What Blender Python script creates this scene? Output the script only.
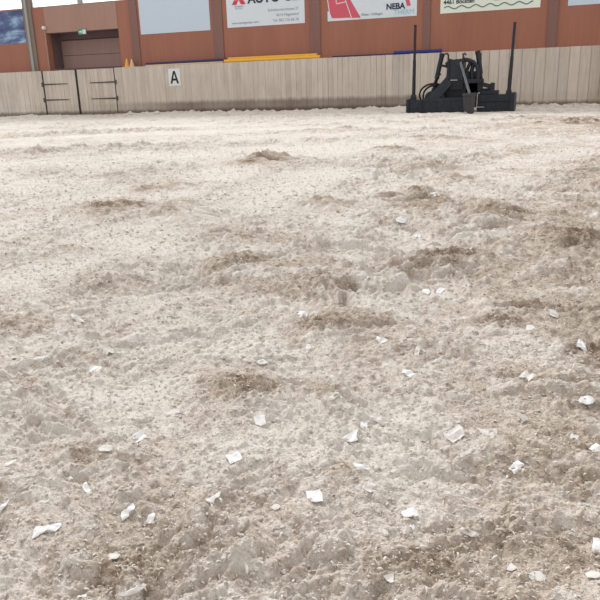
import bpy, bmesh, math, random
import numpy as np
from mathutils import Vector, Matrix
for o in list(bpy.data.objects): bpy.data.objects.remove(o)
S = bpy.context.scene; C = S.collection
PI = math.pi
# ------------------------------------------------------------------ camera
DIST, EYE = 20.513, 0.7103
PITCH, ROLL, YAW = 0.29963, -0.03182, 0.36379
f = Vector((-math.sin(YAW)*math.cos(PITCH), math.cos(YAW)*math.cos(PITCH), -math.sin(PITCH)))
rt = Vector((math.cos(YAW), math.sin(YAW), 0)); up = rt.cross(f)
R_ = math.cos(ROLL)*rt + math.sin(ROLL)*up; U_ = -math.sin(ROLL)*rt + math.cos(ROLL)*up
cam = bpy.data.cameras.new('camera'); camo = bpy.data.objects.new('camera', cam); C.objects.link(camo)
m = Matrix((R_, U_, -f)).transposed().to_4x4(); m.translation = (0, -DIST, EYE); camo.matrix_world = m
cam.sensor_width = 36; cam.lens = 36*690.18/600; cam.clip_start = .05; cam.clip_end = 300
S.camera = camo
# ------------------------------------------------------------------ light
w = bpy.data.worlds.new('world'); S.world = w; w.use_nodes = True
bg = w.node_tree.nodes['Background']; bg.inputs[0].default_value = (1.0, .99, .985, 1); bg.inputs[1].default_value = 0.86
sun = bpy.data.lights.new('daylight', 'SUN'); suno = bpy.data.objects.new('daylight', sun); C.objects.link(suno)
sun.energy = 2.6; sun.angle = math.radians(18); sun.color = (1, .99, .975)
sd = Vector((0.56, -0.60, -0.57)); suno.rotation_euler = sd.to_track_quat('-Z', 'Y').to_euler()
sky = bpy.data.lights.new('far_fill', 'AREA'); fillo = bpy.data.objects.new('far_fill', sky); C.objects.link(fillo)
sky.shape = 'RECTANGLE'; sky.size = 26; sky.size_y = 14; sky.energy = 200; sky.color = (1, .99, .98); fillo.location = (-7, -8.5, 9)   # added unseen area light, brightens the far sand so the near falls off
S.view_settings.view_transform = 'Standard'; S.view_settings.look = 'None'
S.view_settings.gamma = 1; S.view_settings.use_curve_mapping = False
S.view_settings.exposure = 0.0

# ------------------------------------------------------------------ materials
def srgb(r, g, b):
    c = [v/255 for v in (r, g, b)]
    return tuple(v/12.92 if v <= .04045 else ((v+.055)/1.055)**2.4 for v in c)
def plain(name, rgb, rough=.6, metal=0, spec=.3):
    mt = bpy.data.materials.new(name); mt.use_nodes = True
    b = mt.node_tree.nodes['Principled BSDF']
    b.inputs['Base Color'].default_value = (*srgb(*rgb), 1); b.inputs['Roughness'].default_value = rough
    b.inputs['Metallic'].default_value = metal; b.inputs['Specular IOR Level'].default_value = spec
    return mt
class NT:
    def __init__(s, name):
        s.m = bpy.data.materials.new(name); s.m.use_nodes = True; s.t = s.m.node_tree
        s.b = s.t.nodes['Principled BSDF']
    def n(s, ty, **k):
        nd = s.t.nodes.new(ty)
        for a, v in k.items(): setattr(nd, a, v)
        return nd
    def l(s, a, b): s.t.links.new(a, b)
    def coord(s, scale):
        tc = s.n('ShaderNodeTexCoord'); mp = s.n('ShaderNodeMapping'); mp.inputs['Scale'].default_value = scale
        s.l(tc.outputs['Object'], mp.inputs[0]); return mp.outputs[0]
    def noise(s, scale, sc=1, detail=4, rough=.55):
        nz = s.n('ShaderNodeTexNoise'); nz.inputs['Scale'].default_value = sc
        nz.inputs['Detail'].default_value = detail; nz.inputs['Roughness'].default_value = rough
        s.l(s.coord(scale), nz.inputs['Vector']); return nz.outputs[0]
    def ramp(s, fac, pts):
        r = s.n('ShaderNodeValToRGB'); e = r.color_ramp.elements
        while len(e) < len(pts): e.new(.5)
        for q, (p, c) in zip(e, pts): q.position = p; q.color = (*srgb(*c), 1) if len(c) == 3 else c
        s.l(fac, r.inputs[0]); return r.outputs[0]
    def mix(s, fac, a, b, mode='MIX'):
        x = s.n('ShaderNodeMix', data_type='RGBA', blend_type=mode)
        for i, v in ((0, fac), (6, a), (7, b)):
            if hasattr(v, 'is_output'): s.l(v, x.inputs[i])
            elif i == 0: x.inputs[0].default_value = v
            else: x.inputs[i].default_value = (*srgb(*v), 1)
        return x.outputs[2]
    def math(s, op, a, b=0., c=None, clamp=False):
        x = s.n('ShaderNodeMath', operation=op, use_clamp=clamp)
        for i, v in enumerate((a, b, c)):
            if v is None: continue
            if hasattr(v, 'is_output'): s.l(v, x.inputs[i])
            else: x.inputs[i].default_value = v
        return x.outputs[0]
    def attr(s, nm):
        a = s.n('ShaderNodeAttribute', attribute_name=nm); return a.outputs['Fac']
    def done(s, col, rough=.7, spec=.25, bump=None, bs=.3, bd=.01):
        s.l(col, s.b.inputs['Base Color']) if hasattr(col, 'is_output') else None
        s.b.inputs['Roughness'].default_value = rough; s.b.inputs['Specular IOR Level'].default_value = spec
        if bump is not None:
            bp = s.n('ShaderNodeBump'); bp.inputs['Strength'].default_value = bs; bp.inputs['Distance'].default_value = bd
            s.l(bump, bp.inputs['Height']); s.l(bp.outputs[0], s.b.inputs['Normal'])
        return s.m
# sand: pale dry fibre sand, browner where turned-over clumps are damp and where dimmer light is painted in
t = NT('arena_sand')
damp_shade = t.attr('damp_shade')
nz = t.noise((1, 1, 1), 170, 3, .7); nz2 = t.noise((1, 1, 1), 38, 4, .65); nz3 = t.noise((1, 1, 1), 7, 4, .6)
k = t.math('ADD', damp_shade, t.math('MULTIPLY', t.math('SUBTRACT', nz2, .5), 1.1))
k = t.math('ADD', k, t.math('MULTIPLY', t.math('SUBTRACT', nz3, .5), .5))
k = t.math('ADD', k, t.math('MULTIPLY', t.math('SUBTRACT', nz, .5), 1.0), clamp=True)
col = t.ramp(k, [(0, (227, 220, 212)), (.3, (212, 202, 191)), (.6, (187, 172, 157)), (1, (139, 120, 104))])
hgt = t.math('ADD', nz, t.math('MULTIPLY', nz2, 1.2))
M_SAND = t.done(col, .95, .1, hgt, .9, .008)
# weathered kick planks
t = NT('weathered_plank')
tone = t.attr('tone')
g = t.noise((18, 18, 1.2), 1, 5, .6); g2 = t.noise((1.2, 1, .8), 1, 4, .6)
base = t.mix(tone, (198, 188, 176), (212, 202, 189))
base = t.mix(t.math('MULTIPLY', t.ramp(g, [(.35, (255, 255, 255)), (.6, (0, 0, 0))]), .22), base, (138, 123, 110))
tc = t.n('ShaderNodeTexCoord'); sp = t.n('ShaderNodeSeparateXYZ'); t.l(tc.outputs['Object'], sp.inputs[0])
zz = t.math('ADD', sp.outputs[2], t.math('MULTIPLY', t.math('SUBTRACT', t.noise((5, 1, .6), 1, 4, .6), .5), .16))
low = t.math('MULTIPLY', t.math('SUBTRACT', .42, zz), 9, clamp=True)                     # splash band of wet sand
xw = t.math('MULTIPLY', t.math('MULTIPLY', t.math('ADD', sp.outputs[0], 15.), .3, clamp=True), t.math('MULTIPLY', t.math('SUBTRACT', -2.6, sp.outputs[0]), .6, clamp=True))
xw = t.math('ADD', t.math('MULTIPLY', xw, .8), .12, clamp=True)
base = t.mix(t.math('MULTIPLY', t.math('MULTIPLY', low, xw), t.math('ADD', .45, t.math('MULTIPLY', g2, .7))), base, (118, 103, 95))
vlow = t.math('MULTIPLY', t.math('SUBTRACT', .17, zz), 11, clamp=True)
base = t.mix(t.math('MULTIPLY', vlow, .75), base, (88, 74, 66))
base = t.mix(t.math('MULTIPLY', t.math('SUBTRACT', g2, .5), 1.1, clamp=True), base, (130, 116, 108))
rb = t.math('MULTIPLY', t.math('SUBTRACT', sp.outputs[0], .35), 1.6, clamp=True)
base = t.mix(t.math('MULTIPLY', rb, t.math('MULTIPLY', g2, .9)), base, (130, 98, 70))
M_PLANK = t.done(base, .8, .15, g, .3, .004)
# red-brown panels
def panel_mat(name, a, b):
    t = NT(name); g = t.noise((22, 22, .8), 1, 5, .6); g2 = t.noise((2.2, 1, .35), 1, 3, .5)
    c = t.mix(t.math('MULTIPLY', t.math('ADD', g, g2), .5), a, b)
    return t.done(c, .55, .3, g, .1, .003)
M_PANEL = panel_mat('red_brown_panel', (136, 88, 72), (174, 118, 98))
M_PALEP = panel_mat('pale_brown_panel', (146, 110, 98), (176, 144, 130))
M_POST = panel_mat('grey_brown_post', (116, 84, 76), (142, 108, 100))
M_POST2 = panel_mat('grey_post', (112, 98, 90), (140, 126, 116))
M_INNER = panel_mat('dull_brown_door', (132, 104, 98), (166, 138, 130))
M_REVEAL = plain('dark_reveal', (104, 84, 86), .7)
M_STEEL = plain('galvanised_steel', (158, 158, 152), .5, .3)
t = NT('black_steel'); g = t.noise((1, 1, 1), 9, 5, .65); g2 = t.noise((1, 1, 1), 40, 3, .6)
c = t.mix(t.math('MULTIPLY', t.math('SUBTRACT', g, .48), 2.2, clamp=True), (24, 29, 40), (50, 56, 67))
M_BLACK = t.done(c, .5, .45, g2, .08, .004)
M_IRON = plain('black_iron', (44, 42, 44), .6)
M_HINGE = plain('worn_iron', (92, 84, 80), .6)
M_RUBBER = plain('black_rubber', (34, 35, 40), .55)
M_DUSTY = panel_mat('dusty_steel', (40, 42, 46), (84, 82, 80))
M_WHITE = plain('white_sheet', (214, 222, 230), .5)
M_PALEBLUE = plain('pale_blue_sheet', (196, 210, 224), .45)
M_CREAM = plain('cream_sheet', (226, 232, 218), .5)
M_RED = plain('red_print', (206, 92, 108), .5)
M_REDS = plain('red_logo', (204, 62, 92), .5)
M_INK = plain('dark_ink', (54, 62, 80), .6)
M_GREY = plain('grey_ink', (140, 150, 162), .6)
M_CYAN = plain('cyan_ink', (150, 196, 212), .6)
M_TEAL = plain('teal_ink', (92, 122, 124), .6)
M_BLUE = plain('blue_paint', (38, 52, 122), .4)
M_NAVY = plain('navy_paint', (46, 48, 92), .45)
M_YELLOW = plain('yellow_paint', (236, 178, 62), .4)
M_TAN = plain('tan_wood', (214, 186, 150), .6)
M_ORANGE = plain('orange_plastic', (224, 166, 88), .45)
M_PALEOR = plain('faded_orange_plastic', (218, 186, 146), .5)
M_SIGN = plain('sign_white', (222, 224, 222), .5)
M_GREEN = plain('exit_green', (70, 150, 120), .4)
M_LETTER = plain('letter_black', (38, 40, 46), .5)
t = NT('blue_banner_print'); g = t.noise((.9, 1, 3.2), 1, 4, .55)
zc = t.n('ShaderNodeTexCoord'); zs = t.n('ShaderNodeSeparateXYZ'); t.l(zc.outputs['Object'], zs.inputs[0])
c = t.ramp(t.math('ADD', g, t.math('MULTIPLY', zs.outputs[2], -.12)), [(.28, (58, 66, 104)), (.44, (88, 104, 142)), (.58, (160, 190, 216)), (.7, (200, 222, 236))])
M_BLUEB = t.done(c, .5, .3)
t = NT('fleece_white'); g = t.noise((1, 1, 1), 120, 3, .6)
M_FLEECE = t.done(t.mix(g, (222, 223, 222), (240, 240, 240)), .85, .15, g, .15, .002)
M_FLEECE.node_tree.nodes['Principled BSDF'].inputs['Subsurface Weight'].default_value = 0
t = NT('fleece_dusty'); g = t.noise((1, 1, 1), 90, 3, .6)
M_FLEECE2 = t.done(t.mix(g, (204, 198, 192), (226, 222, 218)), .9, .1, g, .15, .002)
t = NT('fibre'); M_FIBRE = t.done(t.mix(t.attr('tone'), (198, 185, 172), (234, 227, 220)), .9, .1)
t = NT('window_glass')      # frosted glazing, glowing with the overcast sky behind it
t.b.inputs['Base Color'].default_value = (.9, .9, .9, 1); t.b.inputs['Emission Color'].default_value = (1, 1, 1, 1); t.b.inputs['Emission Strength'].default_value = 1.3
M_GLASS = t.m

# ------------------------------------------------------------------ helpers
def add_box(bm, lo, hi, rot=None, piv=None):
    vs = [bm.verts.new((x, y, z)) for x in (lo[0], hi[0]) for y in (lo[1], hi[1]) for z in (lo[2], hi[2])]
    for q in ((0, 1, 3, 2), (4, 6, 7, 5), (0, 4, 5, 1), (2, 3, 7, 6), (0, 2, 6, 4), (1, 5, 7, 3)):
        bm.faces.new([vs[i] for i in q])
    if rot is not None: bmesh.ops.rotate(bm, verts=vs, cent=piv or ((Vector(lo)+Vector(hi))/2), matrix=rot)
    return vs
def add_tube(bm, pts, r, seg=10, cap=True):
    pts = [Vector(p) for p in pts]; rs = r if isinstance(r, (list, tuple)) else [r]*len(pts); rings = []
    nprev = None
    for i, p in enumerate(pts):
        d = (pts[min(i+1, len(pts)-1)]-pts[max(i-1, 0)]).normalized()
        a = nprev if nprev is not None else (Vector((0, 0, 1)) if abs(d.z) < .9 else Vector((1, 0, 0)))
        u = (a-d*a.dot(d)).normalized(); nprev = u; v = d.cross(u)
        rings.append([bm.verts.new(p+(u*math.cos(2*PI*j/seg)+v*math.sin(2*PI*j/seg))*rs[i]) for j in range(seg)])
    for a, b in zip(rings, rings[1:]):
        for j in range(seg): bm.faces.new((a[j], a[(j+1) % seg], b[(j+1) % seg], b[j]))
    if cap:
        bm.faces.new(list(reversed(rings[0]))); bm.faces.new(rings[-1])
def add_bar(bm, a, b, wx, wy):
    """rectangular bar from a to b; wx wide across x-ish, wy deep"""
    a, b = Vector(a), Vector(b); d = (b-a).normalized()
    y = Vector((0, 1, 0)); u = y.cross(d)
    if u.length < 1e-4: u = Vector((1, 0, 0))
    u.normalize(); v = d.cross(u)
    q = [(-1, -1), (1, -1), (1, 1), (-1, 1)]
    A = [bm.verts.new(a+u*s*wx/2+v*k*wy/2) for s, k in q]; B = [bm.verts.new(b+u*s*wx/2+v*k*wy/2) for s, k in q]
    for j in range(4): bm.faces.new((A[j], A[(j+1) % 4], B[(j+1) % 4], B[j]))
    bm.faces.new(A[::-1]); bm.faces.new(B)
def add_prism(bm, poly, y0, y1):
    """polygon in x,z extruded from y0 to y1"""
    A = [bm.verts.new((x, y0, z)) for x, z in poly]; B = [bm.verts.new((x, y1, z)) for x, z in poly]; n = len(poly)
    for j in range(n): bm.faces.new((A[j], A[(j+1) % n], B[(j+1) % n], B[j]))
    bm.faces.new(A[::-1]); bm.faces.new(B)
def obj(name, bm, mat, parent=None, loc=(0, 0, 0), bevel=0, smooth=False):
    bmesh.ops.recalc_face_normals(bm, faces=bm.faces[:])
    me = bpy.data.meshes.new(name); bm.to_mesh(me); bm.free(); me.materials.append(mat)
    if smooth: me.polygons.foreach_set('use_smooth', [True]*len(me.polygons))
    o = bpy.data.objects.new(name, me); C.objects.link(o); o.location = loc
    if parent: o.parent = parent
    if bevel:
        b = o.modifiers.new('bevel', 'BEVEL'); b.width = bevel; b.segments = 2; b.limit_method = 'ANGLE'
    return o
def tag(o, label, cat, group=None):
    o['label'] = label; o['category'] = cat
    if group: o['group'] = group
    return o
def struct(o): o['kind'] = 'structure'; return o
def empty(name, loc=(0, 0, 0), rz=0):
    o = bpy.data.objects.new(name, None); C.objects.link(o); o.location = loc; o.rotation_euler = (0, 0, rz); return o
def boxobj(name, lo, hi, mat, parent=None, bevel=0):
    bm = bmesh.new(); add_box(bm, lo, hi); return obj(name, bm, mat, parent, bevel=bevel)
def text(name, s, size, x, z, mat, parent, align='LEFT', bold=0., y=-.004, squeeze=1., ext=.001):
    cu = bpy.data.curves.new(name, 'FONT'); cu.body = s; cu.size = size; cu.extrude = ext; cu.bevel_depth = bold; cu.bevel_resolution = 0; cu.align_x = align
    tmp = bpy.data.objects.new(name, cu); C.objects.link(tmp)
    bpy.context.view_layer.update()
    me = bpy.data.meshes.new_from_object(tmp.evaluated_get(bpy.context.evaluated_depsgraph_get()))
    bpy.data.objects.remove(tmp); me.materials.clear(); me.materials.append(mat)
    o = bpy.data.objects.new(name, me); C.objects.link(o); o.parent = parent
    o.rotation_euler = (PI/2, 0, 0); o.location = (x, y, z); o.scale = (squeeze, 1, 1)
    return o

# ------------------------------------------------------------------ sand terrain
def _h(ix, iy, s):
    n = (ix.astype(np.uint32)*np.uint32(374761393) + iy.astype(np.uint32)*np.uint32(668265263) + np.uint32(s*2246822519 & 0xffffffff))
    n = (n ^ (n >> np.uint32(13)))*np.uint32(1274126177); n = (n ^ (n >> np.uint32(16)))*np.uint32(2654435769)
    return n ^ (n >> np.uint32(15))
def _u(ix, iy, s): return _h(ix, iy, s).astype(np.float32)/np.float32(4294967296.)
def perlin(x, y, s):
    xi = np.floor(x); yi = np.floor(y); fx = (x-xi).astype(np.float32); fy = (y-yi).astype(np.float32)
    xi = xi.astype(np.int64); yi = yi.astype(np.int64)
    def g(dx, dy):
        a = _u(xi+dx, yi+dy, s)*np.float32(2*PI); return np.cos(a)*(fx-dx)+np.sin(a)*(fy-dy)
    ux = fx*fx*fx*(fx*(fx*6-15)+10); uy = fy*fy*fy*(fy*(fy*6-15)+10)
    a = g(0, 0); a += ux*(g(1, 0)-a); b = g(0, 1); b += ux*(g(1, 1)-b)
    return (a+uy*(b-a))*1.4
def crumbs(x, y, s, keep=.75):
    """overlapping rounded crumbs, unit cells; height 0..~.5"""
    xi = np.floor(x).astype(np.int64); yi = np.floor(y).astype(np.int64); out = np.zeros(x.shape, np.float32)
    for dx in (-1, 0, 1):
        for dy in (-1, 0, 1):
            cx, cy = xi+dx, yi+dy
            r = .2+.38*_u(cx, cy, s+1)**2+.1*_u(cx, cy, s+4); r = np.where(_u(cx, cy, s+5) < keep, r, 0)
            a = _u(cx, cy, s+6)*np.float32(2*PI); e = 1+.7*_u(cx, cy, s+7)
            px = x-(cx+_u(cx, cy, s+2)); py = y-(cy+_u(cx, cy, s+3))
            qx = px*np.cos(a)+py*np.sin(a); qy = (-px*np.sin(a)+py*np.cos(a))*e
            out = np.maximum(out, np.sqrt(np.maximum(r*r-qx*qx-qy*qy, 0)).astype(np.float32))
    return out
TA = math.radians(24)      # direction in which the harrow tracks run
# turned-over mounds: x, y, length along x, depth along y, height, dampness
MOUNDS = [(-2.753, -14.059, 0.368, 0.350, 0.100, 0.90), (-0.831, -16.273, 0.216, 0.300, 0.090, 0.90), (-2.681, -16.936, 0.394, 0.300, 0.050, 0.55), (-2.031, -17.018, 0.268, 0.300, 0.060, 0.50), (-0.729, -15.291, 0.216, 0.250, 0.060, 0.60), (-1.276, -16.608, 0.181, 0.250, 0.050, 0.40), (-0.630, -18.556, 0.142, 0.120, 0.050, 0.75), (-1.758, -12.752, 0.289, 0.300, 0.050, 0.50), (-1.486, -11.364, 0.404, 0.400, 0.060, 0.50), (0.231, -8.490, 0.611, 0.500, 0.070, 0.60), (0.021, -17.182, 0.222, 0.300, 0.030, 0.22), (-0.296, -16.592, 0.232, 0.250, 0.040, 0.30), (-3.321, -9.213, 0.376, 0.400, 0.050, 0.50), (-0.755, -19.153, 0.094, 0.090, 0.012, 0.70), (-0.704, -18.963, 0.059, 0.050, 0.010, 0.50), (-0.171, -18.411, 0.084, 0.060, 0.020, 0.40), (0.112, -18.596, 0.074, 0.100, 0.000, 0.70), (-1.606, -18.853, 0.105, 0.080, 0.012, 0.60), (-1.275, -17.879, 0.131, 0.120, 0.040, 0.50), (-0.510, -17.785, 0.166, 0.150, 0.040, 0.45), (-1.223, -19.230, 0.077, 0.050, 0.010, 0.50), (-0.861, -19.507, 0.109, 0.060, 0.016, 0.50), (-0.364, -19.428, 0.059, 0.050, 0.012, 0.40), (-0.410, -19.673, 0.027, 0.025, 0.022, -0.20), (-0.633, -19.718, 0.081, 0.045, 0.012, 0.50), (-2.165, -17.887, 0.202, 0.120, 0.020, 0.30), (-0.037, -19.166, 0.066, 0.050, 0.012, 0.30), (-0.145, -19.599, 0.051, 0.040, 0.014, 0.30), (-0.630, -6.112, 0.627, 0.500, 0.050, 0.40), (-2.833, -15.901, 0.316, 0.350, 0.050, 0.30), (-0.448, -19.091, 0.060, 0.050, 0.010, 0.40)]
TRACKS = [(-2.06, -18.75, -1.99, -17.74, 0.26), (-1.99, -17.74, -1.86, -14.79, 0.30), (-3.03, -17.64, -2.73, -16.29, 0.30), (-2.73, -16.29, -2.89, -12.77, 0.35), (-0.84, -15.72, 0.95, -10.15, 0.40), (-8.97, -11.03, -4.46, -8.53, 0.50)]       # smoother wheel tracks: from x, y to x, y, half width
def terrain(x, y):
    x = np.asarray(x, np.float64); y = np.asarray(y, np.float64)
    r = np.hypot(x, y+DIST)
    wx = x+.10*perlin(x*2.3, y*2.3, 90)+.025*perlin(x*9, y*9, 91); wy = y+.10*perlin(x*2.3, y*2.3, 92)+.025*perlin(x*9, y*9, 93)
    u = wx*math.cos(TA)+wy*math.sin(TA); v = -wx*math.sin(TA)+wy*math.cos(TA)
    near = np.clip((9-r)/7, 0, 1)
    trk = np.ones(r.shape)
    for ax, ay, bx, by, tw in TRACKS:
        l2 = (bx-ax)**2+(by-ay)**2; q = np.clip(((wx-ax)*(bx-ax)+(wy-ay)*(by-ay))/l2, 0, 1); dd = np.hypot(wx-ax-q*(bx-ax), wy-ay-q*(by-ay)); trk = np.minimum(trk, 1-.85*np.exp(-(dd/tw)**4))
    fade = np.clip((r-.6)/4., .25, 1)
    big = perlin(u*.16, v*.55, 1)*.6+perlin(u*.4, v*1.1, 2)*.4
    z = .045*big*fade
    rough = np.clip(.55+.75*perlin(u*.22, v*.6, 3)+.3*perlin(wx*1.3, wy*1.3, 4), .12, 1.25)   # smooth tracks and churned strips
    rough = np.maximum(rough, .55*near)*trk
    b1 = perlin(wx*1.7, wy*1.7, 5); b2 = perlin(wx*3.7, wy*3.7, 6); b3 = perlin(wx*8.3, wy*8.3, 7)
    z = z+rough*(.030*b1+.022*b2*(1-.35*near)+.012*b3)
    ridge = (1-np.abs(perlin(wx*2.6+3, wy*2.6, 8))*2)
    z = z+rough*.016*ridge
    c1 = crumbs(wx*5, wy*5, 20, .5); c2 = crumbs(wx*13+.5, wy*13, 30, .7); c3 = crumbs(wx*33, wy*33+.3, 40, .75)
    pm = np.clip(.62+1.1*perlin(wx*4.3, wy*4.3, 14)+.6*perlin(wx*11, wy*11, 15), .12, 1.5)     # clumped and loose patches
    far = np.clip((r-3)/5, 0, 1)*np.clip(rough, 0, 1)
    pit = crumbs(wx*9+.2, wy*9, 60, .45); pit2 = crumbs(wx*24+.2, wy*24, 70, .4)
    z = z+rough*(c1*(.03+.032*far*pm)+c2*(.034+.03*far)*(.4+.6*pm))+c3*.015*(.3+.7*rough)*(.3+.7*pm)*(1-.6*np.clip((r-4)/5, 0, 1))+rough*.02*far*perlin(u*3.1, v*6.5, 17)-pit*.040*rough*pm-pit2*.020*pm*(.3+.7*rough)*(1-.6*np.clip((r-2.5)/4, 0, 1))*np.minimum(trk+.2, 1)
    fine = np.clip((7-r)/4, 0, 1)
    n1 = perlin(wx*21, wy*21, 9); n2 = perlin(x*47, y*47, 10); n3 = perlin(x*105, y*105, 11)
    z = z+(.021+.022*far)*(.45+.55*pm)*(np.abs(n1)-.25)*(.3+.7*rough)+.011*(.3+.7*pm)*(.5+.5*np.minimum(rough, 1))*(np.abs(n2)-.25)+.003*n2+fine*.0035*(.35-np.abs(n3))
    d = .20+.30*b1*.8+.22*b2+.18*perlin(x*.5, y*.5, 12)+.12*n1+(rough-.6)*.34-.45*c1-.45*c2+.1*n2
    for mx, my, ax, ay, mh, md in MOUNDS:
        q = np.exp(-((wx-mx)/ax)**2-((wy-my)/ay)**2); z = z+mh*q*(.6+.8*np.abs(b3)+.5*b2); d = d+md*q*(.6+1.2*np.abs(b2)+.3*b3)
    # browner to the right: window light fading from the left, put into the colour
    d = d+.28*np.clip((np.arctan2(x, y+DIST)+YAW-.16)/.25, 0, 1)
    d = d+.12*np.clip((3.2-r)/2.2, 0, 1)+.5*np.clip(pit*rough*pm-.12, 0, .4)-.04*np.clip((r-5)/9, 0, 1)  # dimmer near light painted in as browner sand, far paler; pits coloured darker
    bank = np.clip(1+(y+.05)/.55, 0, 1); z = z+bank*bank*(.03+.05*perlin(x*1.4, y*.5, 13)+.05*perlin(x*5, y*4, 16)+.08*crumbs(wx*6, wy*5, 80, .6))*np.where((x > -17.4) & (x < -14), .35, 1)
    return z, np.clip(d, 0, 1)
def np_mesh(name, V, F, mat, attrs=(), smooth=True):
    me = bpy.data.meshes.new(name); k = F.shape[1]
    me.vertices.add(len(V)); me.vertices.foreach_set('co', np.ascontiguousarray(V, np.float32).ravel())
    me.loops.add(F.size); me.loops.foreach_set('vertex_index', np.ascontiguousarray(F, np.int32).ravel())
    me.polygons.add(len(F)); me.polygons.foreach_set('loop_start', np.arange(0, F.size, k, dtype=np.int32))
    me.polygons.foreach_set('use_smooth', np.full(len(F), smooth))
    me.update(calc_edges=True)
    for nm, a in attrs:
        at = me.attributes.new(nm, 'FLOAT', 'POINT'); at.data.foreach_set('value', np.ascontiguousarray(a, np.float32))
    me.materials.append(mat); o = bpy.data.objects.new(name, me); C.objects.link(o); return o
az = np.concatenate([np.linspace(-80, -46.3, 100), np.linspace(-46, -31.1, 150), np.linspace(-31, 31, 860), np.linspace(31.1, 46, 150), np.linspace(46.3, 82, 100)])
az = np.radians(az)-YAW
rr = [.5]
while rr[-1] < 22: rr.append(rr[-1]+min(.0022*max(rr[-1], .9), .022))
rr = np.array(rr); sN = (rr-rr[0])/(rr[-1]-rr[0])
rmax = np.minimum((DIST+.06)/np.maximum(np.cos(az), .05), 27)
Rg = rr[0]+(rmax[None, :]-rr[0])*sN[:, None]
X = Rg*np.sin(az)[None, :]; Y = Rg*np.cos(az)[None, :]-DIST
Z, Dm = terrain(X, Y)
nr, nc = X.shape; idx = np.arange(nr*nc).reshape(nr, nc)
F = np.stack([idx[:-1, :-1], idx[:-1, 1:], idx[1:, 1:], idx[1:, :-1]], -1).reshape(-1, 4)
floor = np_mesh('floor', np.stack([X, Y, Z], -1).reshape(-1, 3), F[:, ::-1], M_SAND, [('damp_shade', Dm.ravel())])
struct(floor)

# ------------------------------------------------------------------ far wall
rnd = random.Random(4)
YW = .40                                          # the panelled wall stands behind the ledge of the kick boards
XL, XR = -22., 3.2
SILL, TOP = 3.58, 4.7
DX0, DX1, DZ = -17.02, -14.1, 2.74                # doorway
bm = bmesh.new()
for lo, hi in (((XL, YW, 1.2), (DX0, YW+.2, SILL)), ((DX1, YW, 1.2), (XR, YW+.2, SILL)),
               ((-13.45, YW, SILL), (XR, YW+.2, TOP)), ((XL, YW, TOP-.05), (-13.45, YW+.2, TOP+.25))):
    add_box(bm, lo, hi)
wall = struct(obj('wall_far', bm, M_PANEL))
boxobj('door_lintel_panel', (DX0, YW-.012, DZ), (DX1, YW+.19, SILL-.01), M_PALEP, wall)
for x, wd in ((-13.47, .30), (-10.42, .34), (-7.2, .34), (-3.86, .20), (-.5, .26)):
    boxobj('post', (x-wd/2, YW-.035, 1.45), (x+wd/2, YW+.1, TOP), M_POST, wall, .006)
boxobj('post', (-17.88, YW-.05, 1.45), (-17.52, YW+.1, TOP), M_POST2, wall, .006)
boxobj('steel_post', (-17.77, YW-.09, 1.45), (-17.67, YW-.05, TOP), M_STEEL, wall)
# windows over the panelling
for i, (a, b) in enumerate(((XL, -17.86), (-17.5, -15.60), (-15.44, -13.62)), 1):
    bm = bmesh.new(); e = .018
    for lo, hi in (((a, YW+.02, SILL), (b, YW+.14, SILL+e)), ((a, YW+.02, TOP-.05-e), (b, YW+.14, TOP-.05)),
                   ((a, YW+.02, SILL+e), (a+e, YW+.14, TOP-.05-e)), ((b-e, YW+.02, SILL+e), (b, YW+.14, TOP-.05-e))): add_box(bm, lo, hi)
    wn = struct(obj('window_%d' % i, bm, M_STEEL))
    boxobj('pane', (a+e, YW+.07, SILL+e), (b-e, YW+.08, TOP-.05-e), M_GLASS, wn)
struct(boxobj('trim_1', (-15.60, YW+.0, SILL), (-15.44, YW+.18, TOP-.05), M_STEEL))
# doorway: deep reveal with a dull sectional door at its back
bm = bmesh.new()
add_box(bm, (DX0-.04, YW+.2, 1.2), (DX0, YW+.8, DZ+.05)); add_box(bm, (DX1, YW+.2, 1.2), (DX1+.04, YW+.8, DZ+.05))
add_box(bm, (DX0-.04, YW+.2, DZ), (DX1+.04, YW+.8, DZ+.05))
add_box(bm, (DX0, YW+.65, DZ-.20), (DX1, YW+.73, DZ)); add_box(bm, (DX0, YW+.74, 0), (DX1, YW+.78, DZ-.1))
add_box(bm, (DX0, YW+.02, 1.5), (DX1, YW+.1, 1.56))
struct(obj('trim_2', bm, M_REVEAL))
bm = bmesh.new()
for j in range(5): add_box(bm, (DX0+.02, YW+.68, .02+j*.5), (DX1, YW+.72, .51+j*.5))
d3 = struct(obj('door_3', bm, M_INNER, bevel=.008))
# kick boards
GX0, GXM, GX1 = -17.10, -15.69, -14.17           # gate
def planks(name, x0, x1, z1, y0, y1, seed, wid=.17, gap=.0035):
    rn = random.Random(seed); bm = bmesh.new(); ly = bm.verts.layers.float.new('tone'); x = x0
    while x < x1-.001:
        wd = min(wid*rn.choice((.8, 1, 1, 1.15, 1.3)), x1-x)
        if x1-x-wd < .06: wd = x1-x
        of = rn.uniform(-.005, .005); vs = add_box(bm, (x+gap, y0+of, -.25), (x+wd-gap, y1, z1+rn.uniform(-.003, .003)))
        tn = rn.random()
        for v in vs: v[ly] = tn
        x += wd
    add_box(bm, (x0, y0+.02, -.25), (x1, y1-.005, z1-.01))
    return obj(name, bm, M_PLANK)
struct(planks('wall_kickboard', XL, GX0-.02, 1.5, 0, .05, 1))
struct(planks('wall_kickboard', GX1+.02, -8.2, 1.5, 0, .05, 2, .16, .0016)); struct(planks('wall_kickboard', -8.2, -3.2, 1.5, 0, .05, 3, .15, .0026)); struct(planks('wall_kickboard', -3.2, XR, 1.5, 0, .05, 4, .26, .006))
struct(boxobj('trim_3', (XL, .05, 1.46), (GX0-.02, YW, 1.497), M_TAN)); struct(boxobj('trim_4', (GX1+.02, .05, 1.46), (XR, YW, 1.497), M_TAN))
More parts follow.
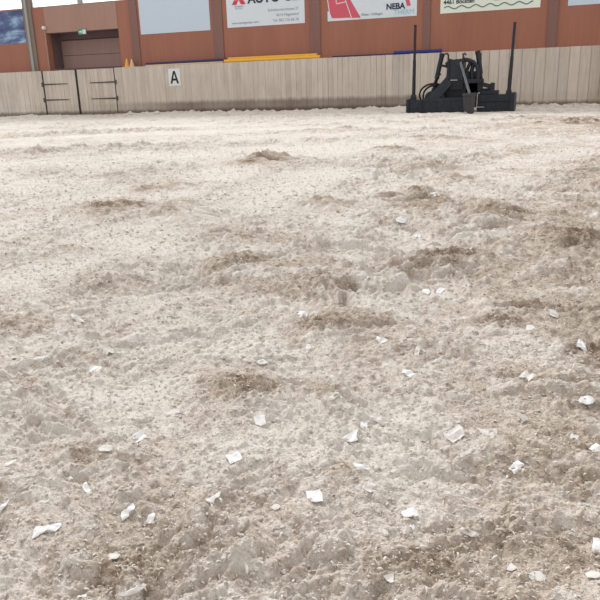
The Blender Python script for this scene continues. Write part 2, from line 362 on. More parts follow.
for nm, a, b, hx in (('door_1', GX0+.02, GXM-.03, 1), ('door_2', GXM+.03, GX1-.015, -1)):
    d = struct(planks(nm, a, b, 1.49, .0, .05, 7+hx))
    for z in (.53, 1.05):
        bm = bmesh.new(); x0 = a-.05 if hx > 0 else b+.05
        add_prism(bm, [(x0, z-.028), (x0+hx*1.02, z-.012), (x0+hx*1.05, z), (x0+hx*1.02, z+.012), (x0, z+.028)], -.016, -.006)
        add_tube(bm, [(x0-hx*.01, -.022, z-.07), (x0-hx*.01, -.022, z+.07)], .03, 10)
        for kx in (.25, .55, .85): add_tube(bm, [(x0+hx*kx, -.024, z), (x0+hx*kx, -.01, z)], .012, 8)
        obj('strap_hinge', bm, M_HINGE, d)
    if hx > 0: boxobj('edge_strip', (b-.01, -.012, -.1), (b+.05, .04, 1.5), M_IRON, d)
boxobj('edge_strip', (GX0-.025, -.012, -.2), (GX0+.022, .04, 1.5), M_IRON, bpy.data.objects['door_1'])
boxobj('edge_strip', (GX1-.013, -.004, -.2), (GX1+.018, .03, 1.5), M_IRON, bpy.data.objects['door_2'])

# ------------------------------------------------------------------ banners on the panelling
YB = YW-.008
def banner(name, x0, x1, z0, z1, mat, label):
    w_ = x1-x0; h_ = z1-z0
    bm = bmesh.new(); add_box(bm, (-w_/2, 0, 0), (w_/2, .006, h_)); t = obj(name, bm, mat, loc=((x0+x1)/2, YB, z0))
    return tag(t, label, 'banner', 'advertising banners on the red-brown wall'), w_, h_
t, w_, h_ = banner('banner', -20.1, -17.93, 2.47, 3.54, M_BLUEB, 'dark blue blurred banner under the window at far left of the wall')
t, w_, h_ = banner('banner', -13.24, -10.69, 2.5, 3.56, M_PALEBLUE, 'blank pale blue banner without lettering, above the letter A board')
t, w_, h_ = banner('banner', -10.09, -7.52, 2.53, 3.72, M_WHITE, 'white banner with red three-diamond emblem and AUTO lettering')
def diamond(bm, cx, cz, ang, L, Wd):
    c, s = math.cos(ang), math.sin(ang)
    P = [(0, 0), (L/2, Wd/2), (L, 0), (L/2, -Wd/2)]
    add_prism(bm, [(cx+p*c-q*s, cz+p*s+q*c) for p, q in P], -.003, 0)
bm = bmesh.new()
for a in (90, 210, 330): diamond(bm, -.86, .78, math.radians(a), .27, .156)
obj('emblem', bm, M_REDS, t)
text('lettering', 'MITSUBISHI', .062, -.86, .575, M_GREY, t, 'CENTER'); text('lettering', 'MOTORS', .062, -.86, .515, M_GREY, t, 'CENTER')
text('lettering', 'AUTO GERB', .38, -.55, .665, M_INK, t, bold=.012)
text('lettering', 'Solothurnerstrasse 27', .112, 1.10, .39, M_GREY, t, 'RIGHT')
text('lettering', '4614 Hägendorf', .112, 1.10, .24, M_GREY, t, 'RIGHT')
text('lettering', 'Tel. 062 216 66 20', .112, 1.10, .09, M_GREY, t, 'RIGHT')
text('lettering', 'www.autogerber.com', .105, -1.13, .09, M_GREY, t)
t, w_, h_ = banner('banner', -6.8, -4.15, 2.53, 3.7, M_WHITE, 'white and red banner lettered NEBA THERM with thin white map lines')
bm = bmesh.new(); add_prism(bm, [(-1.325, .28), (-1.22, .08), (-.31, .04), (-.66, .6), (-1.0, 1.17), (-1.325, 1.17)], -.003, 0); obj('red_print', bm, M_RED, t)
def ln(a, b, wd=.022):
    bm = bmesh.new(); add_bar(bm, (a[0], -.004, a[1]), (b[0], -.004, b[1]), wd, .003); obj('map_line', bm, M_WHITE, t)
for a, b in (((-.59, .05), (-.80, .62)), ((-.80, .62), (-.96, 1.1)), ((-.77, .50), (-1.05, .46)), ((-1.05, .46), (-1.08, .95)), ((-1.24, .10), (-1.325, .62))): ln(a, b)
bm = bmesh.new(); add_prism(bm, [(-1.325, .0), (-.60, .0), (-.62, .06), (-1.19, .075), (-1.27, .27), (-1.325, .27)], -.005, 0); obj('white_corner', bm, M_WHITE, t)
text('lettering', 'NEBA', .215, .44, .215, M_INK, t, bold=.008); text('lettering', 'THERM', .185, .66, .06, M_CYAN, t)
bm = bmesh.new(); add_prism(bm, [(1.04, .27), (1.15, .27), (1.03, .75), (.91, .75)], -.003, 0); obj('red_stroke', bm, M_RED, t)
text('lettering', 'Olten / Zofingen', .095, -.30, .09, M_TEAL, t)
t, w_, h_ = banner('banner', -3.49, -.84, 2.54, 3.7, M_CREAM, 'cream banner with wavy green line above the black machine')
bm = bmesh.new(); pts = []
for i in range(121):
    x = -1.22+2.36*i/120; pts.append((x, -.004, .14+.035*math.sin(i/120*2*PI*6.2)))
for a, b in zip(pts, pts[1:]): add_bar(bm, a, b, .028, .003)
obj('wavy_line', bm, M_TEAL, t)
text('lettering', '4461 Böckten', .15, -1.24, .235, M_INK, t, bold=.004); text('lettering', 'Fax 061', .13, -.92, .40, M_INK, t, bold=.004)
text('lettering', 'Natel 079', .09, .10, .245, M_TEAL, t); text('lettering', 'Telefon', .10, 1.2, .25, M_TEAL, t, 'RIGHT', bold=.004)
t, w_, h_ = banner('banner', -.15, 2.2, 2.53, 3.7, M_PALEBLUE, 'pale blue banner at the far right of the wall, only its bottom edge showing')

# exit sign, lamp with conduit
t = empty('exit_sign', (-15.51, YW, 2.62)); tag(t, 'small green and white exit sign over the dark doorway', 'sign')
bm = bmesh.new(); add_box(bm, (-.16, -.05, 0), (.16, -.01, .17)); obj('housing', bm, M_GREEN, t, bevel=.006)
bm = bmesh.new(); add_prism(bm, [(-.13, .07), (-.05, .07), (-.05, .03), (.0, .085), (-.05, .14), (-.05, .10), (-.13, .10)], -.053, -.049)
add_box(bm, (.02, -.053, .02), (.15, -.049, .15)); obj('pictogram', bm, M_SIGN, t)
t = empty('wall_sensor', (-17.06, YW, 1.5)); tag(t, 'small white sensor on a thin vertical pipe beside the doorway', 'sensor')
bm = bmesh.new(); add_tube(bm, [(.0, -.03, 0), (0, -.03, 1.36)], .03, 10); obj('conduit', bm, M_PALEP, t)
bm = bmesh.new(); add_tube(bm, [(0, -.13, 1.41), (0, -.10, 1.41), (0, -.02, 1.41)], [.035, .06, .06], 12); obj('sensor_head', bm, M_SIGN, t, smooth=False)

# letter board
t = empty('letter_sign', (-11.89, -.012, .86)); tag(t, 'white board with a black letter A on the wooden kick boards', 'sign')
bm = bmesh.new(); add_box(bm, (-.215, 0, 0), (.215, .011, .53)); obj('board', bm, M_SIGN, t, bevel=.003)
bm = bmesh.new()
for s in (-1, 1): add_prism(bm, [(s*.155, .07), (s*.085, .07), (s*.0, .38), (0, .455), (s*.035, .455)], -.003, 0)
add_box(bm, (-.10, -.0029, .16), (.10, 0, .225)); obj('letter', bm, M_LETTER, t)

# cones and rails on the ledge
def cone(x, y, h, r, mat, label):
    t = empty('traffic_cone', (x, y, 1.497)); tag(t, label, 'cone', 'small cones on the ledge')
    bm = bmesh.new(); add_box(bm, (-r*1.05, -r*1.05, 0), (r*1.05, r*1.05, .022)); obj('base', bm, mat, t, bevel=.008)
    bm = bmesh.new(); add_tube(bm, [(0, 0, .02), (0, 0, .06), (0, 0, h*.9), (0, 0, h)], [r, r*.88, r*.3, r*.2], 20); obj('cone_body', bm, mat, t)
cone(-13.74, .17, .285, .085, M_ORANGE, 'orange cone on the ledge, the left and deeper coloured of two')
cone(-13.55, .17, .255, .08, M_PALEOR, 'faded pale orange cone on the ledge, right beside the deeper orange cone')
def rail(name, a, b, r, mat, capm, label):
    t = empty(name, a); tag(t, label, 'pole', 'poles lying on the ledge')
    bm = bmesh.new(); d = Vector(b)-Vector(a); add_tube(bm, [(0, 0, 0), d], r, 12); obj('pole', bm, mat, t, smooth=False)
    bm = bmesh.new(); n = d.normalized(); add_tube(bm, [-n*.012, n*.03], r*1.04, 12); obj('end_cap', bm, capm, t); bm = bmesh.new(); add_tube(bm, [d-n*.03, d+n*.012], r*1.04, 12); obj('end_cap', bm, capm, t)
rail('jump_pole', (-13.02, .20, 1.552), (-10.12, .18, 1.572), .055, M_NAVY, M_NAVY, 'navy blue pole on the ledge above the letter A board')
rail('jump_pole', (-12.95, .07, 1.517), (-10.16, .07, 1.522), .022, M_TAN, M_TAN, 'thin tan pole lying in front of the navy blue pole')
rail('jump_pole', (-10.10, .08, 1.545), (-6.97, .08, 1.545), .047, M_YELLOW, M_YELLOW, 'yellow pole at the front edge of the ledge, lower of the yellow pair')
rail('jump_pole', (-10.02, .22, 1.60), (-7.10, .20, 1.60), .05, M_YELLOW, M_YELLOW, 'yellow pole at the back of the ledge, higher of the yellow pair')
rail('jump_pole', (-6.6, .22, 1.523), (-4.65, .22, 1.523), .026, M_NAVY, M_NAVY, 'thin dark blue pole on the ledge right of the yellow poles')
rail('jump_pole', (-4.72, .12, 1.548), (-3.38, .10, 1.548), .05, M_BLUE, M_BLUE, 'bright blue pole on the ledge behind the machine stake')

# ------------------------------------------------------------------ arena leveller
mac = empty('arena_leveller', (-2.43, -2.5, -.02)); mac.scale = (.915, .915, .975); tag(mac, 'black arena levelling machine with two tall stakes standing against the kick boards', 'machine')
def P(px, py, y=0):                               # measured outline -> metres
    return ((px-462)*.0257, y, (110.2-(px-462)*.0167-py)*.0247)
bm = bmesh.new()                                   # front drag box
add_box(bm, (-.97, -.46, -.06), (.14, -.38, .36)); add_box(bm, (-.97, -.38, .30), (.14, .1, .36))
add_box(bm, (-.97, -.475, .29), (.14, -.36, .375)); add_box(bm, (-.97, -.48, -.06), (.14, -.44, .0))
for x in (-.94, -.6, -.25, .11): add_box(bm, (x-.02, -.475, .0), (x+.02, -.455, .29))
obj('front_plate', bm, M_BLACK, mac, bevel=.006)
bm = bmesh.new(); add_box(bm, (-1.0, -.1, .12), (1.0, .08, .30)); add_box(bm, (-.9, .35, .14), (.9, .47, .26))
for x in (-.75, -.2, .35, .8): add_box(bm, (x-.05, .05, .15), (x+.05, .4, .24))
obj('chassis_beam', bm, M_BLACK, mac, bevel=.008)
def roundrect(x0, x1, z0, z1, r, corners):
    pts = []
    for cx, cz, a0, on in ((x1-r, z1-r, 0, corners[0]), (x0+r, z1-r, 90, corners[1]), (x0+r, z0+r, 180, corners[2]), (x1-r, z0+r, 270, corners[3])):
        if on:
            for k in range(7): a = math.radians(a0+k*15); pts.append((cx+r*math.cos(a), cz+r*math.sin(a)))
        else: pts.append((cx+(r if a0 in (0, 270) else -r), cz+(r if a0 in (0, 90) else -r)))
    return pts
bm = bmesh.new(); add_prism(bm, roundrect(-1.39, -1.0, -.06, .335, .06, (0, 1, 1, 0)), -.42, .3)
add_prism(bm, roundrect(-1.41, -1.33, -.06, .36, .03, (1, 1, 1, 1)), -.46, .36); add_box(bm, (-1.33, -.44, .13), (-.97, -.40, .18)); add_box(bm, (-1.05, -.45, -.05), (-.98, -.38, .34))
obj('end_box', bm, M_BLACK, mac, bevel=.008)
bm = bmesh.new(); add_prism(bm, roundrect(.48, 1.36, -.02, .42, .09, (1, 0, 0, 1)), -.30, .34)
add_prism(bm, roundrect(1.28, 1.40, -.05, .46, .05, (1, 1, 1, 1)), -.36, .38)
add_box(bm, (.48, -.34, .26), (1.28, -.28, .31)); add_box(bm, (.48, -.34, .0), (1.28, -.28, .06)); add_box(bm, (.44, -.32, -.03), (.52, .34, .45))
obj('end_box', bm, M_BLACK, mac, bevel=.008)
bm = bmesh.new(); add_box(bm, (.50, -.2, .42), (.96, .2, .52)); add_box(bm, (.52, -.1, .52), (.82, .15, .57)); obj('step_plate', bm, M_BLACK, mac, bevel=.008)
for sx, tp, bt in ((-1, (-1.245, -.2, 2.13), (-1.26, -.2, .30)), (1, (1.29, -.2, 2.06), (1.235, -.2, .36))):
    bm = bmesh.new(); k = .55; mid = tuple(a+(b-a)*k for a, b in zip(bt, tp))
    add_tube(bm, [bt, mid], [.05, .043], 12); add_tube(bm, [mid, tuple(a+(b-a)*.72 for a, b in zip(bt, tp))], .036, 12); add_tube(bm, [tuple(a+(b-a)*.715 for a, b in zip(bt, tp)), tp], .036, 12)
    st = obj('marker_stake', bm, M_BLACK, mac)
    bm = bmesh.new(); add_prism(bm, [(bt[0]-.10, bt[2]-.05), (bt[0]+.10, bt[2]-.05), (bt[0]+.06, bt[2]+.16), (bt[0]-.06, bt[2]+.16)], bt[1]-.06, bt[1]+.06); obj('stake_socket', bm, M_BLACK, st, bevel=.006)
# hitch tower
bm = bmesh.new()
add_prism(bm, [(-.40, .78), (-.34, 1.27), (.05, 1.29), (.03, .78)], -.26, -.22)          # face plate
add_prism(bm, [(-.37, .80), (-.35, 1.30), (-.31, 1.30), (-.31, .80)], -.30, .2); add_prism(bm, [(-.02, .78), (.02, 1.28), (.07, 1.28), (.05, .78)], -.30, .2)
add_box(bm, (-.42, -.24, .70), (.52, .22, .80)); add_box(bm, (-.36, -.1, .30), (.42, .2, .72))
obj('hitch_tower', bm, M_BLACK, mac, bevel=.006)
bm = bmesh.new()                                    # hoop over the pump
hp = [(.04, 0, 1.27), (.18, 0, 1.245), (.30, 0, 1.20), (.39, 0, 1.10), (.43, 0, .96), (.43, 0, .78)]
add_tube(bm, [(x, -.18, z) for x, y, z in hp], .05, 10); add_tube(bm, [(.13, -.16, .78), (.14, -.16, 1.02), (.22, -.16, 1.20)], .045, 10)
add_tube(bm, [(.28, -.12, .80), (.26, -.12, 1.0), (.30, -.12, 1.18)], .055, 10)
obj('guard_hoop', bm, M_BLACK, mac)
bm = bmesh.new(); add_tube(bm, [(.08, .02, .86), (.50, .02, .86)], .13, 18); add_tube(bm, [(.16, -.05, .78), (.16, -.05, .92)], .1, 16)
add_tube(bm, [(.47, .0, .72), (.56, .0, .72)], .09, 14); add_box(bm, (.12, -.2, .48), (.54, .15, .76)); obj('hydraulic_motor', bm, M_RUBBER, mac, bevel=.01)
for x, s in ((-.34, -1), (.04, 1)):
    bm = bmesh.new()
    add_tube(bm, [(x, -.26, 1.22), (x, -.26, 1.36), (x+s*-.01, -.27, 1.39), (x+s*.05, -.30, 1.40), (x+s*.08, -.32, 1.37)] if s > 0 else [(x, -.26, 1.24), (x, -.26, 1.38), (x-.02, -.27, 1.41), (x-.07, -.29, 1.42), (x-.09, -.3, 1.40)], .02, 8)
    obj('top_hook', bm, M_BLACK, mac, smooth=True)
bm = bmesh.new(); add_bar(bm, (-.30, -.30, .78), (-.74, -.44, .30), .24, .05); add_bar(bm, (-.33, -.1, .78), (-.86, -.2, .30), .09, .05); obj('diagonal_strut', bm, M_BLACK, mac, bevel=.006)
bm = bmesh.new(); add_bar(bm, (-.01, -.33, 1.20), (.40, -1.46, .46), .07, .05); obj('diagonal_strut', bm, M_BLACK, mac, bevel=.006)
bm = bmesh.new(); add_box(bm, (-.28, -.28, .56), (.06, -.20, .78)); add_prism(bm, [(-.72, .34), (.45, .34), (.42, .78), (-.42, .82)], -.2, -.14); obj('gusset_plate', bm, M_RUBBER, mac)
bm = bmesh.new(); add_box(bm, (-.27, -.315, .775), (-.08, -.30, .80)); obj('bright_pin', bm, M_STEEL, mac)
# support foot at the front
bm = bmesh.new(); add_prism(bm, [(.25, .46), (.53, .46), (.54, .36), (.51, .04), (.47, -.04), (.38, -.04), (.35, .06), (.27, .12)], -1.56, -1.42)
add_box(bm, (.235, -1.58, .42), (.55, -1.40, .48)); ft = obj('support_foot', bm, M_DUSTY, mac, bevel=.01); ft['label'] = 'dusty grey support foot'
bm = bmesh.new(); add_bar(bm, (.42, -1.42, .40), (.2, -.3, .45), .08, .08); obj('foot_arm', bm, M_BLACK, mac)
# hydraulic cylinders
def cyl(a, b, k=.5):
    a, b = Vector(a), Vector(b); m_ = a+(b-a)*k
    bm = bmesh.new(); add_tube(bm, [a, m_], .062, 14); add_tube(bm, [a-(b-a).normalized()*.03, a+(b-a).normalized()*.05], .07, 14); c_ = obj('hydraulic_cylinder', bm, M_BLACK, mac)
    bm = bmesh.new(); add_tube(bm, [m_, b], .042, 10); add_tube(bm, [b+Vector((0, -.06, 0)), b+Vector((0, .06, 0))], .06, 12); obj('piston_rod', bm, M_BLACK, c_)
cyl(P(441.2, 53.5, -.1), P(435.2, 82, -.1), .82); cyl(P(476.8, 52, .0), P(481.8, 80, .0), .75)
bm = bmesh.new(); add_bar(bm, P(441, 64, -.12), P(450, 66, -.12), .06, .05); add_bar(bm, P(446, 61, -.12), P(450, 68, -.12), .09, .05); obj('link_bracket', bm, M_BLACK, mac)
bm = bmesh.new(); add_bar(bm, P(479, 53, .05), P(480.5, 70, .05), .05, .05); obj('cylinder_bracket', bm, M_BLACK, mac)
bm = bmesh.new(); add_bar(bm, P(476, 81, -.1), P(494, 85.5, -.1), .10, .10); add_box(bm, (.76, -.2, .52), (.86, .0, .70)); obj('side_arm', bm, M_BLACK, mac, bevel=.006)
bm = bmesh.new()
add_bar(bm, P(432, 83, 0), P(450, 84, 0), .09, .08); add_tube(bm, [P(434.5, 88, -.14), P(434.5, 88, .1)], .085, 14); add_bar(bm, P(434, 86, 0), P(449, 80, 0), .08, .08)
obj('side_link', bm, M_BLACK, mac)
def bez(p0, p1, p2, p3, n=14):
    p0, p1, p2, p3 = map(Vector, (p0, p1, p2, p3)); return [p0*(1-s)**3+3*p1*s*(1-s)**2+3*p2*s*s*(1-s)+p3*s**3 for s in [i/n for i in range(n+1)]]
for a, b, c_, d in (((437, 82), (424, 80), (415, 90), (420.5, 98)), ((437.5, 83.5), (428, 82), (420, 90), (423.5, 98)), ((441, 72), (434, 78), (434, 82), (438, 84))):
    bm = bmesh.new(); add_tube(bm, bez(P(*a, -.2), P(*b, -.2), P(*c_, -.15), P(*d, -.1)), .024, 8); obj('hydraulic_hose', bm, M_RUBBER, mac, smooth=True)
bm = bmesh.new(); pts = [(-.92+.26*(1-math.cos(a)), .41+.15*math.sin(a)) for a in [PI*i/10 for i in range(11)]]; add_prism(bm, [(-.92, .32)]+pts+[(-.40, .32)], -.36, -.05); obj('mudguard', bm, M_BLACK, mac)
bm = bmesh.new(); add_tube(bm, [P(480, 91, -.36), P(479.3, 110, -.36)], .014, 8); add_tube(bm, [P(479.5, 104.5, -.37), P(487, 104.5, -.37)], .012, 8); obj('bright_rod', bm, M_STEEL, mac)
for i in range(11):
    bm = bmesh.new(); x = -.9+i*.18; add_tube(bm, [(x, .41, .2), (x, .45, .05), (x, .38, -.1)], [.018, .018, .01], 8); obj('tine', bm, M_BLACK, mac)

# ------------------------------------------------------------------ crumbs and fibres lying on the sand
rg = np.random.default_rng(11)
def scatter(n, r0, r1, pw):
    a = np.radians(rg.uniform(-48, 48, n))-YAW
    r = r0*(r1/r0)**(rg.random(n)**pw)
    return r*np.sin(a), r*np.cos(a)-DIST, r
bmi = bmesh.new(); bmesh.ops.create_icosphere(bmi, subdivisions=2, radius=1); bmi.verts.ensure_lookup_table()
iv = np.array([v.co for v in bmi.verts], np.float32); ifc = np.array([[v.index for v in fc.verts] for fc in bmi.faces], np.int32); bmi.free()
variants = []
for s in range(14):
    p = iv*3; q = 1+.45*perlin(p[:, 0]+s*7.3, p[:, 1]+p[:, 2]*.7+s, 50)+.3*perlin(p[:, 0]*1.9+s, p[:, 2]*1.9-p[:, 1], 51); variants.append(iv*q[:, None])
variants = np.array(variants)
N = 17000
x, y, r = scatter(N, .75, 9, .95)
z, d = terrain(x, y)
size = (.0012+.0030*rg.random(N)**2.5)*np.clip(r, 1, 6)**.52
vi = rg.integers(0, 14, N); ang = rg.uniform(0, 2*PI, N); sc = np.stack([size*rg.uniform(.7, 1.5, N), size*rg.uniform(.7, 1.3, N), size*rg.uniform(.5, 1., N)], -1)
Vc = variants[vi]*sc[:, None, :]
ca, sa = np.cos(ang)[:, None], np.sin(ang)[:, None]
Vx = Vc[:, :, 0]*ca-Vc[:, :, 1]*sa+x[:, None]; Vy = Vc[:, :, 0]*sa+Vc[:, :, 1]*ca+y[:, None]; Vz = Vc[:, :, 2]+(z+size*.15)[:, None]
V = np.stack([Vx, Vy, Vz], -1).reshape(-1, 3); Fc = (ifc[None]+(np.arange(N)*len(iv))[:, None, None]).reshape(-1, 3)
o = np_mesh('sand_crumbs', V, Fc, M_SAND, [('damp_shade', np.repeat(np.clip(d+rg.uniform(-.35, .08, N), 0, 1), len(iv)))])
o['kind'] = 'stuff'; tag(o, 'loose crumbs of pale sand scattered over the whole arena surface', 'sand')
# fibres: thin curled strips
N = 80000; K = 5
x, y, r = scatter(N, .75, 15, .9); z, d = terrain(x, y)
L = (.0035+.0095*rg.random(N)**2)*np.clip(r, 1, 6)**.5; wd = L*rg.uniform(.05, .22, N); ang = rg.uniform(0, 2*PI, N); cur = rg.uniform(-1.1, 1.1, N); tl = rg.uniform(-.5, .5, N)
s = np.linspace(-.5, .5, K)[None, :]; th = ang[:, None]+cur[:, None]*s
px_ = x[:, None]+np.cumsum(np.cos(th), 1)*(L/K)[:, None]; py_ = y[:, None]+np.cumsum(np.sin(th), 1)*(L/K)[:, None]
pz_ = z[:, None]+(L*.18)[:, None]*(1-(2*s)**2)+(tl*L)[:, None]*s*.8+.0012
taper = (1-.6*(2*s)**2)*wd[:, None]
nx, ny = -np.sin(th)*taper, np.cos(th)*taper; tk = taper*.35
ring = [np.stack([px_+nx*a, py_+ny*a, pz_+tk*b], -1) for a, b in ((1, 0), (0, 1), (-1, 0), (0, -1))]
V = np.stack(ring, 2).reshape(-1, 3)                # N,K,4
i0 = (np.arange(N)*K*4)[:, None, None]+(np.arange(K-1)*4)[None, :, None]+np.arange(4)[None, None, :]
i1 = (np.arange(N)*K*4)[:, None, None]+(np.arange(K-1)*4)[None, :, None]+((np.arange(4)+1) % 4)[None, None, :]
Fq = np.stack([i0, i1, i1+4, i0+4], -1).reshape(-1, 4)
o = np_mesh('fleece_fibres', V, Fq, M_FIBRE, [('tone', np.repeat(rg.random(N)**1.1, K*4))])
o['kind'] = 'stuff'; tag(o, 'short pale fleece fibres mixed all through the sand surface', 'fibre')

# ------------------------------------------------------------------ white fleece flakes, one by one
def flake_mesh(kind, L, W, seed):
    rn = random.Random(seed); j = lambda a: rn.uniform(-a, a)
    if kind == 'oval': pol = [(math.cos(a)*.5*(1+j(.12)), math.sin(a)*.5*(1+j(.12))) for a in [i*2*PI/14 for i in range(14)]]
    elif kind == 'tri': pol = [(-.5, -.42), (-.1, -.5+j(.06)), (.28, -.40), (.5, -.2+j(.1)), (.25, .05), (.05, .3), (-.12, .5), (-.28, .2), (-.4, -.1)]
    elif kind == 'quad': pol = [(-.5, -.3+j(.1)), (-.1, -.45+j(.05)), (.38, -.5), (.45, -.1), (.5, .32+j(.1)), (.1, .42), (-.35, .5+j(.05)), (-.42, .1)]
    elif kind == 'wing': pol = [(-.5, -.5), (-.32, -.12), (-.05, .02), (.3, -.02), (.5, .22), (.38, .42), (.1, .3), (-.18, .36), (-.38, .5), (-.46, .2), (-.36, 0)]
    elif kind == 'strip': pol = [(-.5, -.2), (-.2, -.42+j(.1)), (.2, -.3), (.5, .05+j(.1)), (.44, .38), (.15, .35), (-.2, .2+j(.1)), (-.46, .12)]
    else: pol = [(-.5, -.1), (-.22, -.3), (-.05, -.16), (.12, -.5), (.3, -.3), (.5, .1), (.3, .26), (.05, .2), (-.1, .5), (-.3, .3)]
    pol = [(a*L+j(.04)*L, b*W+j(.04)*W) for a, b in pol]; n = len(pol)
    rings = [1, .66, .33]; cx = rn.uniform(-5, 5); cy = rn.uniform(.15, .5)*rn.choice((-1, 1)); ph = rn.uniform(0, 6)
    def zf(a, b): return cy*(a*a)/L*.6+.10*cy*W*math.sin(b/W*4+ph)+.0015*math.sin(a*300+ph)*(L/.03)
    bm = bmesh.new(); th = .0010*max(L/.025, .6)
    lay = []
    for sgn in (1, -1):
        rs = [[bm.verts.new((a*k, b*k, zf(a*k, b*k)+sgn*th/2*(.5 if k == 1 else 1))) for a, b in pol] for k in rings]
        ce = bm.verts.new((0, 0, zf(0, 0)+sgn*th/2)); lay.append(rs[0])
        for A, B in zip(rs, rs[1:]):
            for i in range(n): bm.faces.new((A[i], A[(i+1) % n], B[(i+1) % n], B[i]))
        for i in range(n): bm.faces.new((rs[-1][i], rs[-1][(i+1) % n], ce))
    for i in range(n): bm.faces.new((lay[0][i], lay[0][(i+1) % n], lay[1][(i+1) % n], lay[1][i]))
    return bm
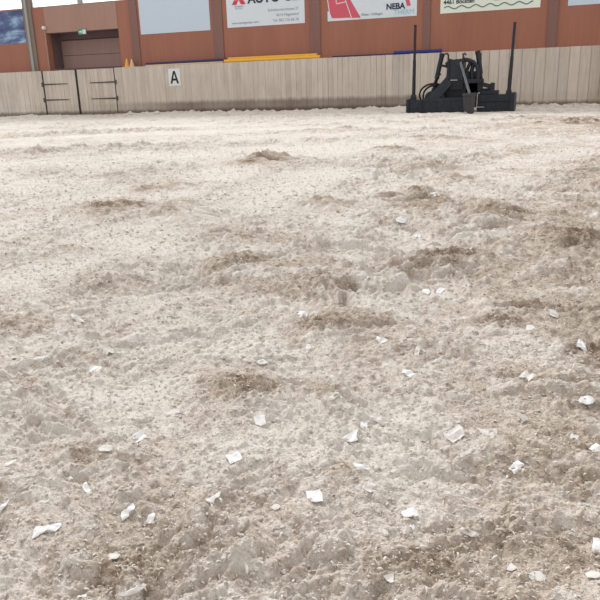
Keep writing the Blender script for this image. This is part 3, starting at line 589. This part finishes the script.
FLAKES = [
  ('quad', -0.3690, -19.5049, 0.0300, 0.0375, 0.54, 1, 'large bright white fleece flake with squared corners low in the centre of the sand'),
  ('quad', -0.5570, -19.4409, 0.0301, 0.0316, 0.97, 1, "bright parallelogram-shaped fleece flake left of the sand's lower centre"),
  ('tri', -0.3704, -19.2501, 0.0330, 0.0412, 0.01, 1, 'white triangular fleece flake just right of centre, above a long thin flake'),
  ('strip', -0.3191, -19.3721, 0.0364, 0.0170, -0.68, 1, 'narrow upright white flake just under the triangular flake right of centre'),
  ('frag', -0.2855, -19.4316, 0.0339, 0.0225, 1.41, 0, 'ragged pale flake right of the large squared flake in the lower centre'),
  ('wing', -0.5248, -19.5843, 0.0293, 0.0249, 0.71, 1, 'small Y-shaped white flake left of the large squared flake low in the centre'),
  ('frag', -0.5118, -19.4225, 0.0193, 0.0229, 0.36, 0, 'dull ragged flake right beside the parallelogram-shaped flake'),
  ('oval', -0.4186, -19.5624, 0.0173, 0.0144, 0.54, 0, 'small rounded pale flake between the Y-shaped and the large squared flake'),
  ('frag', -0.3544, -19.6021, 0.0130, 0.0112, 0.89, 0, 'tiny pale flake under the large squared flake at the lower centre'),
  ('tri', -0.1884, -19.6794, 0.0187, 0.0157, -0.16, 0, 'small white flake at the bottom edge right of the centre'),
  ('wing', -0.7482, -19.7565, 0.0527, 0.0421, 0.50, 1, 'widest white flake, winged like a bird, in the lower left corner area'),
  ('frag', -0.6533, -19.6607, 0.0425, 0.0217, 1.76, 1, 'bright white crinkled flake in the lower left, right of the winged flake'),
  ('oval', -0.6093, -19.6586, 0.0243, 0.0136, 1.59, 1, 'cream oval flake directly right of the bright crinkled flake in the lower left'),
  ('strip', -0.7609, -19.6287, 0.0387, 0.0146, -0.77, 1, 'narrow curved white flake above the crinkled flake in the lower left'),
  ('quad', -0.6025, -19.7762, 0.0219, 0.0163, 1.24, 0, 'squarish pale flake below the crinkled flake in the lower left'),
  ('strip', -0.5211, -19.8426, 0.0367, 0.0136, 0.22, 0, 'long thin dull flake at the bottom edge, left part'),
  ('frag', -0.5824, -19.8760, 0.0152, 0.0138, 0.89, 0, 'small dull flake at the very bottom edge left of the long thin one'),
  ('strip', -0.9775, -19.5859, 0.0257, 0.0164, 0.97, 1, 'thin slanted white sliver at the left edge, lower half'),
  ('strip', -0.8721, -19.7227, 0.0390, 0.0147, 1.76, 1, 'white flake cut by the left edge, beside the winged flake'),
  ('frag', -0.8245, -19.5975, 0.0109, 0.0118, 0.89, 1, 'tiny white fleck up left of the narrow curved flake in the lower left'),
  ('strip', -0.3933, -19.7379, 0.0179, 0.0068, 1.93, 0, 'tiny upright pale flake under the round sand clod, bottom centre left'),
  ('quad', -0.0370, -19.2980, 0.0347, 0.0195, 1.41, 1, 'bright squarish fleece flake standing alone in the lower right'),
  ('oval', -0.2015, -19.4778, 0.0295, 0.0220, 0.71, 1, 'bright oblong white flake in the lower right, nearest the centre'),
  ('frag', -0.1888, -19.5238, 0.0114, 0.0116, 0.36, 1, 'small white fleck directly under the bright oblong flake in the lower right'),
  ('strip', -0.0956, -19.5243, 0.0321, 0.0168, -0.68, 0, 'pale slanted flake right of the bright oblong flake in the lower right'),
  ('tri', -0.0236, -19.5919, 0.0161, 0.0169, 0.71, 0, 'small pale triangular flake near the bottom right, right of the slanted flake'),
  ('oval', 0.0123, -19.6066, 0.0229, 0.0187, 0.19, 0, 'pale rounded flake at the bottom right beside the small triangular flake'),
  ('quad', 0.0975, -19.4960, 0.0331, 0.0153, 1.85, 1, 'white flake cut by the right edge near the bottom corner'),
  ('oval', 0.0878, -19.5903, 0.0196, 0.0213, 0.36, 0, 'pale round flake near the bottom right corner, under the edge flake'),
  ('strip', -0.1327, -19.2743, 0.0357, 0.0132, 1.76, 0, 'pale upright sliver under the pair of big pale flakes right of centre'),
  ('quad', -0.1639, -19.2072, 0.0383, 0.0478, -0.16, 0, 'big pale ragged flake right of centre, left one of a pair'),
  ('tri', -0.1016, -19.1913, 0.0361, 0.0451, 1.06, 0, 'big pale flake right of centre, right one of a pair'),
  ('oval', -0.3185, -18.9243, 0.0539, 0.0218, -0.68, 1, 'bright oval flake standing upright in the middle right of the sand'),
  ('strip', -0.3280, -18.7732, 0.0465, 0.0205, 1.59, 0, 'pale narrow flake just above the bright oval flake in the middle right'),
  ('tri', -0.4444, -18.7064, 0.0429, 0.0348, 0.54, 1, 'white triangular flake in the middle of the sand, up left of the oval flake'),
  ('quad', -0.3345, -19.1681, 0.0406, 0.0216, -0.51, 0, 'dull pale flake up right of the triangular flake near the centre'),
  ('frag', -0.3597, -19.2013, 0.0185, 0.0231, 1.06, 1, 'tiny bright fleck between the triangular flake and the dull flake near the centre'),
  ('frag', -0.0385, -18.8780, 0.0403, 0.0504, 0.36, 0, 'pale ragged flake in the middle right, left of the right edge ones'),
  ('tri', 0.0866, -18.5805, 0.0625, 0.0254, 1.32, 1, 'bright upright triangular flake near the right edge, mid height'),
  ('oval', 0.0948, -18.9624, 0.0368, 0.0275, 0.19, 1, 'bright flat oblong flake near the right edge under the triangular one'),
  ('quad', 0.1056, -19.1892, 0.0232, 0.0290, -0.33, 1, 'white flake cut by the right edge in the lower half'),
  ('frag', 0.0668, -19.1367, 0.0191, 0.0168, 0.54, 1, 'small white flake left of the flake cut by the right edge'),
  ('oval', -0.0501, -18.4680, 0.0267, 0.0281, 0.54, 1, 'small flat white flake on the right, above the ragged pale flake'),
  ('strip', 0.0111, -18.3443, 0.0351, 0.0427, 0.89, 0, 'thin slanted sliver high on the right side of the sand'),
  ('frag', -0.0337, -19.0975, 0.0170, 0.0209, 0.71, 0, 'small pale fleck right of the pair of big pale flakes'),
  ('quad', -0.7365, -18.5645, 0.0371, 0.0464, 0.01, 1, 'white flake high in the centre of the sand, left of the brown mound'),
  ('strip', -0.6283, -18.8117, 0.0432, 0.0180, 1.76, 1, 'small upright white flake below the brown mound in the centre'),
  ('strip', -0.7170, -18.9331, 0.0405, 0.0271, 0.10, 1, 'thin slanted white flake left of centre at mid height'),
  ('quad', -0.5811, -19.2586, 0.0271, 0.0338, 0.36, 1, 'bright square flake above the parallelogram-shaped flake left of centre'),
  ('oval', -0.4564, -19.1114, 0.0331, 0.0151, 1.41, 0, 'pale small flake above the triangular flake near the centre'),
  ('frag', -0.7945, -19.4061, 0.0354, 0.0399, -0.25, 1, 'big ragged white flake in the left half, at mid-lower height'),
  ('oval', -0.7903, -19.2767, 0.0326, 0.0219, 0.54, 0, 'pale oval flake up right of the big ragged white flake on the left'),
  ('oval', -0.8183, -19.4939, 0.0250, 0.0285, 0.80, 0, 'dull rounded flake down left of the big ragged white flake on the left'),
  ('oval', -1.1417, -19.0907, 0.0363, 0.0336, -0.16, 1, 'white oval flake in the left half at mid height'),
  ('strip', -1.4553, -18.7575, 0.0844, 0.0221, -0.60, 1, 'slanted white sliver high in the left half of the sand'),
  ('strip', -1.3207, -19.0946, 0.0445, 0.0209, 0.28, 1, 'thin flat white sliver in the left half, right of the edge sliver'),
  ('strip', -1.4046, -19.1061, 0.0358, 0.0325, -0.07, 0, 'pale slanted sliver near the left edge at mid height'),
  ('frag', -1.1616, -19.0000, 0.0329, 0.0411, 0.89, 0, 'small dull flake above the white oval flake on the left'),
  ('quad', -0.7204, -16.2074, 0.0500, 0.0625, 0.71, 1, 'small distant white flake right of the brown mound near the black machine'),
  ('oval', -0.7628, -16.9887, 0.0482, 0.0603, 1.06, 1, 'distant white flake below the brown mound, right of centre'),
  ('frag', -0.6227, -17.2479, 0.0344, 0.0430, 0.36, 1, 'distant white flake right below the one under the brown mound'),
  ('oval', -0.4192, -18.1430, 0.0279, 0.0349, 0.54, 1, 'white oval flake in the upper middle, left one of two side by side'),
  ('quad', -0.3697, -18.1424, 0.0278, 0.0348, 0.10, 1, 'white flake in the upper middle, right one of two side by side')]
for i, (kind, fx_, fy_, L, W, rot, bright, label) in enumerate(FLAKES):
    e = max(L, W)*.4
    pz, _ = terrain(np.array([fx_, fx_+e, fx_-e, fx_, fx_, fx_+e, fx_-e, fx_+e, fx_-e]), np.array([fy_, fy_, fy_, fy_+e, fy_-e, fy_+e, fy_+e, fy_-e, fy_-e]))
    o = obj('fleece_flake', flake_mesh(kind, L, W, i), M_FLEECE if bright else M_FLEECE2)
    rn = random.Random(i+77)
    nrm = Vector((-(pz[1]-pz[2])/(2*e)*.5, -(pz[3]-pz[4])/(2*e)*.5-.22, 1)).normalized()
    q = nrm.to_track_quat('Z', 'Y').to_matrix() @ Matrix.Rotation(rot, 3, 'Z')
    o.rotation_euler = q.to_euler(); o.location = (fx_, fy_, float(np.mean(pz)*.2+np.max(pz)*.8)+.0012)
    tag(o, label, 'fleece flake', 'white fleece flakes on the sand')
